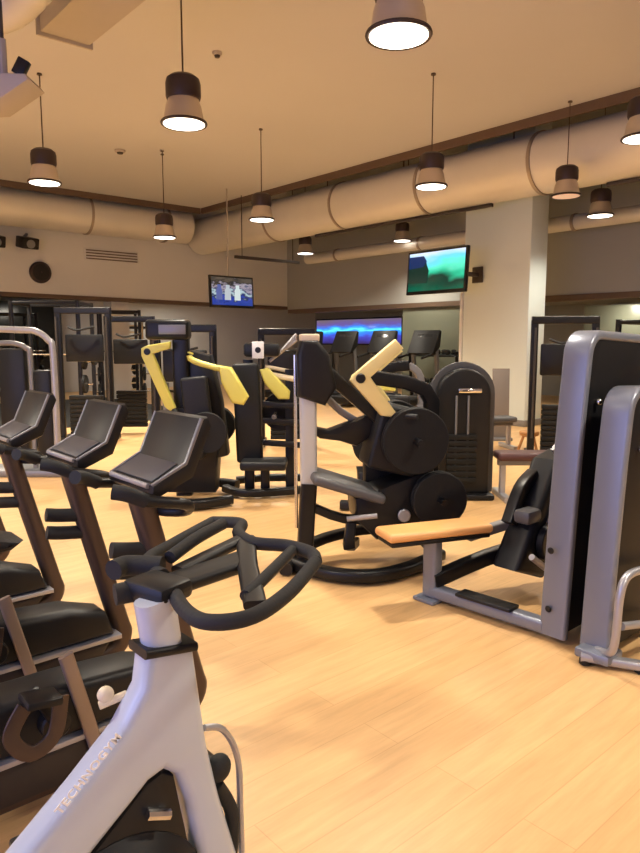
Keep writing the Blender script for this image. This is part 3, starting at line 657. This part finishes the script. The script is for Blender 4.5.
MB().bar([(-0.4,-0.2,0.05),(0.1,-0.3,0.05),(0.40,-0.1,0.05)], 0.09, 0.08, smooth=5).build('base_bow', M['black_metal'], t)
MB().tube([(-0.1,-0.25,0.62),(-0.1,0.3,0.62)], 0.02).build('weight_horn', M['chrome'], t)
for y in (-0.2,0.2): MB().disc((-0.1,y,0.62), (0,1,0), 0.19, 0.04, n=32).build('weight_plate', M['iron'], t)

# ------------------------------------------------------------------ grey seated row station on the right
t = thing('row_station', 'lilac grey seated row station with orange bench and tall arched tower', 'row machine', (3.22,1.80,0))
def tower(par, y, w, h, depth, lean, name_rim='tower_rim'):
    r = 0.11
    pts = [(0,0.03),(lean*0.38,h*0.45),(lean*0.72,h*0.75),(lean,h-r)]
    cx = lean+r
    arc = [(cx-r*math.cos(R(a)), h-r+r*math.sin(R(a))) for a in range(15,91,15)]
    back = [(depth+lean-r+r*math.sin(R(a)), h-0.02-r+r*math.cos(R(a))) for a in range(0,91,15)]
    path = pts+arc+back+[(depth+lean,h*0.5),(depth,0.03)]
    MB().bar([(x,y,z) for x, z in path], w, 0.055, up=(0,1,0), rad=0.012) if False else None
    # outer arch band: thin in the arch plane, w wide across it
    prof_w = w
    MB().bar([(x,y,z) for x, z in path], 0.05, prof_w, up=(0,1,0), rad=0.018).build(name_rim, M['lilac'], par)
    inner = [(x+0.02 if x < depth*0.5 else x-0.02, z-0.02) for x, z in path]
    inner[0] = (inner[0][0],0.06); inner[-1] = (inner[-1][0],0.06)
    MB().prism(inner, w*0.86, (0,y,0), bev=0.008).build('shroud', M['black'], par)
tower(t, 0.0, 0.15, 1.625, 0.70, 0.12)
MB().bar([(-0.03,0.80,0.06),(0.02,0.06,0.06)], 0.09, 0.075, rad=0.02).build('floor_rail', M['lilac'], t)
MB().box((-0.015,0.42,0.105), (0.11,0.36,0.02), rot(0,0,4), bev=0.006).build('foot_plate', M['black'], t)
MB().bar([(-0.03,0.81,0.03),(-0.03,0.81,0.40)], 0.10, 0.085, up=(1,0,0), rad=0.02).build('leg', M['lilac'], t)
MB().box((-0.03,0.81,0.012), (0.18,0.16,0.024), bev=0.008).build('leg_foot', M['lilac'], t)
MB().bar([(-0.05,0.79,0.13),(0.35,0.68,0.22),(0.75,0.5,0.30)], 0.08, 0.09, smooth=3).build('beam', M['black_metal'], t)
bm_ = rot(0,0,-21)
MB().box((-0.03,0.80,0.448), (0.71,0.23,0.055), bm_, bev=0.028, seg=4).build('seat', M['orange_pad'], t)
MB().box((-0.03,0.80,0.405), (0.67,0.20,0.028), bm_, bev=0.008).build('seat_board', M['black'], t)
MB().bar([(0.2,0.72,0.38),(0.55,0.6,0.44),(0.75,0.5,0.50)], 0.07, 0.06).build('seat_beam', M['steel'], t)
MB().prism([(0.30,0.20),(0.62,0.08),(0.78,0.36),(0.94,0.78),(0.90,0.88),(0.72,0.84),(0.50,0.50)], 0.20, (0,0.52,0), bev=0.04, seg=3).build('chest_support', M['black'], t)
MB().bar([(0.62,0.43,0.42),(0.80,0.43,0.78),(0.74,0.43,0.92)], 0.06, 0.10, up=(0,1,0), smooth=4).build('lever_arm', M['steel'], t)
MB().bar([(0.40,0.56,0.46),(0.52,0.56,0.66),(0.66,0.56,0.74)], 0.07, 0.08, up=(0,1,0), smooth=4).build('lever_arm', M['black_metal'], t)
MB().disc((0.60,0.39,0.34), (0,1,0), 0.12, 0.05, n=32).build('pulley_cover', M['black'], t)
MB().box((0.45,0.46,0.52), (0.16,0.12,0.09), bev=0.03).build('knee_roll', M['grey_leather'], t)
MB().tube([(0.35,0.36,0.30),(0.6,0.34,0.14),(0.75,0.3,0.12)], 0.02, smooth=4).build('cable_arm', M['silver'], t)
for z in (0.18,0.50): MB().disc((-0.03,0.02,z), (1,0,0), 0.018, 0.012).build('bolt', M['black'], t)
MB().ball((0.20,-0.085,1.28), 0.018).build('pin_knob', M['chrome'], t)

t = thing('cable_tower', 'shorter lilac arched weight tower with silver tube handle at the right picture edge', 'weight tower', (3.19,1.555,0))
tower(t, 0.0, 0.15, 1.345, 0.75, 0.11)
MB().tube([(-0.02,-0.02,0.06),(-0.08,-0.13,0.12),(-0.075,-0.145,0.38),(-0.03,-0.15,0.47),(0.08,-0.16,0.485),(0.28,-0.16,0.45),(0.62,-0.18,0.36),(0.70,-0.18,0.1)], 0.02, smooth=6).build('tube_handle', M['silver'], t)
MB().tube([(-0.05,-0.15,0.235),(0.25,-0.16,0.17),(0.6,-0.18,0.08)], 0.02).build('lower_tube', M['silver'], t)
MB().box((-0.02,-0.03,0.05), (0.16,0.18,0.05), bev=0.015).build('foot_block', M['lilac'], t)
MB().bar([(-0.10,0.02,0.04),(0.05,-0.26,0.035)], 0.06, 0.04).build('foot_bar', M['silver'], t)
for x, y in ((-0.09,0.0),(0.03,-0.22)): MB().disc((x,y,0.016), (0,0,1), 0.03, 0.032).build('levelling_foot', M['black'], t)
MB().ball((0.20,-0.085,1.06), 0.018).build('pin_knob', M['chrome'], t)

# ------------------------------------------------------------------ behind: board, stool, bench
t = thing('standing_board', 'tall grey brown board standing against the white column', 'board', (9.30,6.29,0), -41)
MB().box((0,0,0.60), (0.27,0.03,1.1), rot(-4,0,0), bev=0.006).build('panel', M['board'], t)
MB().box((0,0.02,0.025), (0.36,0.30,0.05), bev=0.012).build('stand_base', M['steel'], t)
t = thing('wooden_stool', 'honey coloured low round wooden stool in front of the white column', 'stool', (8.63,5.34,0))
MB().lathe([(0.02,0.30),(0.13,0.30),(0.14,0.28),(0.13,0.24),(0.08,0.22)], 24).build('seat', M['stool'], t)
for k in range(3):
    a = R(120*k+20)
    MB().tube([(0.08*math.cos(a),0.08*math.sin(a),0.23),(0.16*math.cos(a),0.16*math.sin(a),0.0)], 0.02).build('leg', M['stool'], t)
def bench(x, y, rz, lab, pad_mat):
    t = thing('weight_bench', lab, 'weight bench', (x,y,0), rz)
    MB().box((0,0,0.44), (1.05,0.28,0.08), bev=0.03, seg=3).build('seat', pad_mat, t)
    MB().box((-0.68,0,0.60), (0.42,0.28,0.08), rot(0,38,0), bev=0.03, seg=3).build('backrest', pad_mat, t)
    MB().bar([(-0.5,0,0.37),(0.5,0,0.37)], 0.07, 0.06).build('beam', M['steel'], t)
    for xx in (-0.45,0.45):
        MB().bar([(xx,0,0.36),(xx,0,0.05)], 0.06, 0.06, up=(1,0,0)).build('leg', M['silver'], t)
        MB().bar([(xx,-0.25,0.03),(xx,0.25,0.03)], 0.07, 0.06).build('foot', M['silver'], t)
bench(6.20,3.62,139,'maroon padded weight bench with silver legs, behind the row station', M['maroon'])
bench(8.3,5.95,-30,'charcoal padded weight bench in front of the standing board', M['grey_leather'])

# ------------------------------------------------------------------ racks
def rack(name, label, x, y, rz, w=1.2, d=0.9, h=1.95, mt='black_metal', plates=3, group=None):
    t = thing(name, label, 'rack', (x,y,0), rz, group)
    for sx in (-1,1):
        for sy in (-1,1):
            MB().bar([(sx*w/2,sy*d/2,0.0),(sx*w/2,sy*d/2,h)], 0.07, 0.07, up=(1,0,0)).build('upright', M[mt], t)
        MB().bar([(sx*w/2,-d/2,h-0.04),(sx*w/2,d/2,h-0.04)], 0.06, 0.06).build('top_rail', M[mt], t)
        MB().bar([(sx*w/2,-d/2,0.05),(sx*w/2,d/2,0.05)], 0.07, 0.07).build('base_rail', M[mt], t)
        for k in range(plates):
            z = 0.35+0.42*k
            MB().tube([(sx*w/2,-d/2,z),(sx*(w/2+0.22),-d/2,z)], 0.022).build('peg', M['chrome'], t)
            MB().disc((sx*(w/2+0.08),-d/2,z), (1,0,0), 0.19-0.02*k, 0.05).build('weight_plate', M['iron'], t)
    for sy in (-1,1):
        MB().bar([(-w/2,sy*d/2,h-0.04),(w/2,sy*d/2,h-0.04)], 0.06, 0.06).build('cross_bar', M[mt], t)
    b = MB().tube([(-w/2-0.45,-d/2-0.06,1.32),(w/2+0.45,-d/2-0.06,1.32)], 0.015).build('barbell', M['chrome'], t)
    for s in (-1,1): MB().disc((s*(w/2+0.28),-d/2-0.06,1.32), (1,0,0), 0.2, 0.06).build('barbell_plate', M['iron'], b)
    return t
rack('power_rack', 'black power rack with barbell, right of the white column', 10.4,4.15,-90, h=1.9)
rack('power_rack', 'black power rack farther right of the column, near the picture edge', 12.6,3.3,-90, h=2.1)
rack('power_rack', 'black power rack in the left bay beside the grey pillar', 5.6,18.9,0, h=2.3)
rack('power_rack', 'black power rack on the added dark mat in front of the left bay', 4.75,13.2,-38, h=2.3)
rack('power_rack', 'black power rack in the left bay beside the tan pillar', 7.35,16.0,-20, w=0.9, h=2.3)
rack('power_rack', 'black power rack in the left bay behind the yellow lever machine', 9.6,18.9,0, h=2.0)

tag(MB().box((5.3,15.3,0.008), (5.2,5.8,0.016), bev=0.004).build('darkening_mat', M['rubber']), 'large black rubber mat added to darken the floor under the racks at the left', 'floor mat')  # black sheet added so the floor here stays dark
# silver arched cable machine at the far left
t = thing('cable_crossover', 'silver arched cable machine behind the exercise bikes at the left', 'cable machine', (2.62,8.30,0), -41)
MB().tube([(0.35,0,0.0),(0.35,0,1.40),(0.30,0,1.60),(0.16,0,1.70),(0,0,1.715),(-0.5,0,1.72),(-0.62,0,1.6),(-0.66,0,1.4),(-0.66,0,0)], 0.038, smooth=5, up=(0,1,0)).build('outer_arch', M['silver'], t)
MB().tube([(0.06,0.05,0.0),(0.06,0.05,1.35),(0.02,0.05,1.5),(-0.12,0.05,1.56),(-0.35,0.05,1.56)], 0.032, smooth=5, up=(0,1,0)).build('inner_arch', M['steel'], t)
MB().box((-0.16,0.1,0.85), (0.32,0.16,1.3), bev=0.03).build('stack_shroud', M['black'], t)
MB().box((0.20,0.08,0.7), (0.2,0.14,1.1), bev=0.03).build('stack_shroud', M['black'], t)
MB().box((-0.15,0.1,0.04), (1.2,0.5,0.08), bev=0.02).build('base_plate', M['steel'], t)

# dark upright functional trainers between bikes and racks
def trainer(x, y, rz, h, lab, mt='black_metal'):
    t = thing('pulley_trainer', lab, 'cable machine', (x,y,0), rz)
    for s in (-1,1):
        MB().bar([(s*0.38,0,0),(s*0.38,0,h)], 0.09, 0.09, up=(1,0,0)).build('upright', M[mt], t)
        MB().tube([(s*0.38,-0.12,0.3),(s*0.38,-0.12,h-0.1)], 0.014).build('guide_rod', M['dark_metal'], t)
        MB().bar([(s*0.38,-0.4,0.05),(s*0.38,0.4,0.05)], 0.08, 0.08).build('foot', M[mt], t)
    MB().bar([(-0.42,0,h),(0.42,0,h)], 0.10, 0.10).build('top_beam', M[mt], t)
    for k in range(9): MB().box((0,0.0,0.15+0.07*k), (0.5,0.12,0.062), bev=0.008).build('stack_weight', M['iron'], t)
    MB().box((0,0.03,h*0.72), (0.58,0.06,0.42), bev=0.02).build('cover', M['black'], t)
    MB().tube([(-0.2,-0.12,h-0.25),(-0.05,-0.18,h-0.3),(0.2,-0.12,h-0.25)], 0.016, smooth=4).build('handle', M['rubber'], t)
trainer(4.2,10.4,-38,2.05,'dark pulley trainer behind the silver arched cable machine')
trainer(5.2,10.9,-38,1.95,'dark pulley trainer right of the silver arched cable machine')
trainer(4.55,7.95,-41,1.75,'dark pulley trainer behind the far yellow lever machine')
trainer(8.35,4.7,-52,1.86,'dark pulley trainer just left of the top of the lilac tower')
trainer(6.3,8.0,-41,1.72,'dark pulley trainer under the smaller television')

# wall bars and light shelf in the left bay
t = thing('wall_bars', 'light wooden wall bars beside the tan pillar in the left bay', 'wall bars', (8.65,18.2,0))
for s in (-0.4,0.4): MB().box((s,0,1.15), (0.06,0.10,2.3), bev=0.008).build('side_board', M['cream'], t)
for k in range(12): MB().tube([(-0.4,0,0.2+0.18*k),(0.4,0,0.2+0.18*k)], 0.02, n=8).build('rung', M['cream'], t)

for o in list(COL.objects):
    if o.parent is None and o.type == 'EMPTY' and 2.75 < o.location.x < 7.85 and 12.45 < o.location.y < 18.75 and o.location.z < 0.001: o.location.z = 0.016

# ------------------------------------------------------------------ cardio zone in the right bay
t = thing('lit_wall_screen', 'wide wall screen glowing blue and cyan behind the treadmills', 'wall screen', (15.9,16.45,1.88))
MB().box((0.05,0,0), (0.08,4.1,0.90), bev=0.01).build('frame', M['tv'], t)
MB().box((0.0,0,0), (0.03,4.0,0.80), bev=0.004).build('screen', M['blue_wall'], t)
MB().bar([(0.08,-1.2,-0.5),(0.08,-1.2,-1.85)], 0.1, 0.1, up=(1,0,0)).build('leg', M['tv'], t)
MB().bar([(0.08,1.2,-0.5),(0.08,1.2,-1.85)], 0.1, 0.1, up=(1,0,0)).build('leg', M['tv'], t)
def make_treadmill():
    t = thing('treadmill', 'x', 'treadmill')
    MB().box((0,0,0.14), (1.9,0.8,0.16), bev=0.04).build('deck', M['black'], t)
    MB().box((-0.05,0,0.225), (1.6,0.5,0.012), bev=0.004).build('belt', M['rubber'], t)
    for s in (-1,1):
        MB().bar([(0.75,s*0.36,0.2),(0.62,s*0.36,1.25)], 0.08, 0.10, up=(1,0,0)).build('upright', M['steel'], t)
        MB().tube([(0.62,s*0.36,1.15),(0.1,s*0.36,1.05)], 0.025).build('handrail', M['black'], t)
    MB().prism([(0.45,1.15),(0.50,1.12),(0.72,1.28),(0.76,1.62),(0.70,1.64)], 0.82, bev=0.02).build('console', M['black'], t)
    MB().box((0.595,0,1.42), (0.01,0.46,0.3), rot(0,26,0), bev=0.003).build('screen', M['screen'], t)
    return t
tm0 = make_treadmill()
for i, (x, y, lab) in enumerate([(11.8,14.7,'black treadmill at the left end of the row before the blue screen'),(11.9,13.4,'black treadmill second from left before the blue screen'),(12.0,12.1,'black treadmill third from left before the blue screen'),(12.1,10.8,'black treadmill nearest the column, below the green television')]):
    t = tm0 if i == 0 else copy_tree(tm0)
    t.location = (x,y,0); t.scale = (1,1,1.12); tag(t, lab, 'treadmill', 'treadmills before the blue screen')

# dumbbell rack with dumbbells, right of the treadmills
t = thing('dumbbell_rack', 'black tiered dumbbell rack against the grey green wall panel', 'dumbbell rack', (13.35,11.1,0), -90)
for s in (-0.75,0.75): MB().bar([(s,0.15,0),(s,0.05,1.32)], 0.07, 0.08, up=(0,1,0)).bar([(s,-0.3,0.03),(s,0.25,0.03)], 0.07,0.06).build('upright', M['black_metal'], t)
for z, yy in ((0.5,-0.06),(1.22,0.0)): MB().box((0,yy,z), (1.6,0.26,0.03), rot(8,0,0), bev=0.006).build('shelf', M['black_metal'], t)
db0 = None
for row, z in (('upper',1.305),('lower',0.59)):
    for k in range(5):
        y = 11.1+0.6-0.3*k
        if db0 is None:
            d = thing('dumbbell', 'x', 'dumbbell')
            MB().tube([(-0.09,0,0),(0.09,0,0)], 0.016, n=10).build('handle', M['chrome'], d)
            for s in (-1,1): MB().disc((s*0.12,0,0), (1,0,0), 0.065, 0.08, n=20).build('head', M['rubber'], d)
            db0 = d
        else: d = copy_tree(db0)
        d.location = (13.35 if row == 'upper' else 13.29, y, z)
        tag(d, 'black dumbbell on the %s shelf of the dumbbell rack, among its row of five' % row, 'dumbbell', 'dumbbells on the %s shelf' % row)

# ------------------------------------------------------------------ added bay lamps, window daylight
def added_bay_lamp(loc, power, lab, w=0.6):  # fixtures added to brighten the bays
    t = thing('added_bay_fixture', lab, 'added light', loc)
    MB().box((0,0,-0.015), (w,w,0.03), bev=0.006).build('light_frame', M['white'], t)
    MB().box((0,0,-0.034), (w-0.08,w-0.08,0.008), bev=0.001).build('diffuser', M['lamp_glass'], t)
    l = light('bay_fill', 'AREA', (loc[0],loc[1],loc[2]-0.06), energy=power, color=WARM, shape='SQUARE', size=w-0.1)
added_bay_lamp((6.6,19.4,2.81), 15, 'added square ceiling light in the left bay over the racks')
added_bay_lamp((11.0,19.4,2.81), 30, 'added square ceiling light in the left bay near the corner')
added_bay_lamp((15.2,13.0,2.57), 25, 'added square ceiling light in the right bay near the blue screen')
added_bay_lamp((14.9,7.0,2.57), 30, 'added square ceiling light in the right bay near the racks')
w = light('window_daylight', 'AREA', (X0+0.02,(WY0+WY1)/2,(WZ0+WZ1)/2), energy=210, color=(0.42,0.46,1.0), shape='RECTANGLE', size=WZ1-WZ0-0.1, size_y=WY1-WY0-0.1)
w.rotation_euler = (0, R(-90), 0)

wd = bpy.data.worlds.new('daylight'); sc.world = wd; wd.use_nodes = True
wd.node_tree.nodes['Background'].inputs['Color'].default_value = (0.55,0.65,1.0,1)
wd.node_tree.nodes['Background'].inputs['Strength'].default_value = 0.4

sc.view_settings.view_transform = 'Standard'
sc.view_settings.look = 'None'
sc.view_settings.gamma = 1
sc.view_settings.exposure = -0.03
sc.view_settings.use_curve_mapping = False
sc.cycles.use_denoising = True
sc.cycles.max_bounces = 8
sc.cycles.sample_clamp_indirect = 6
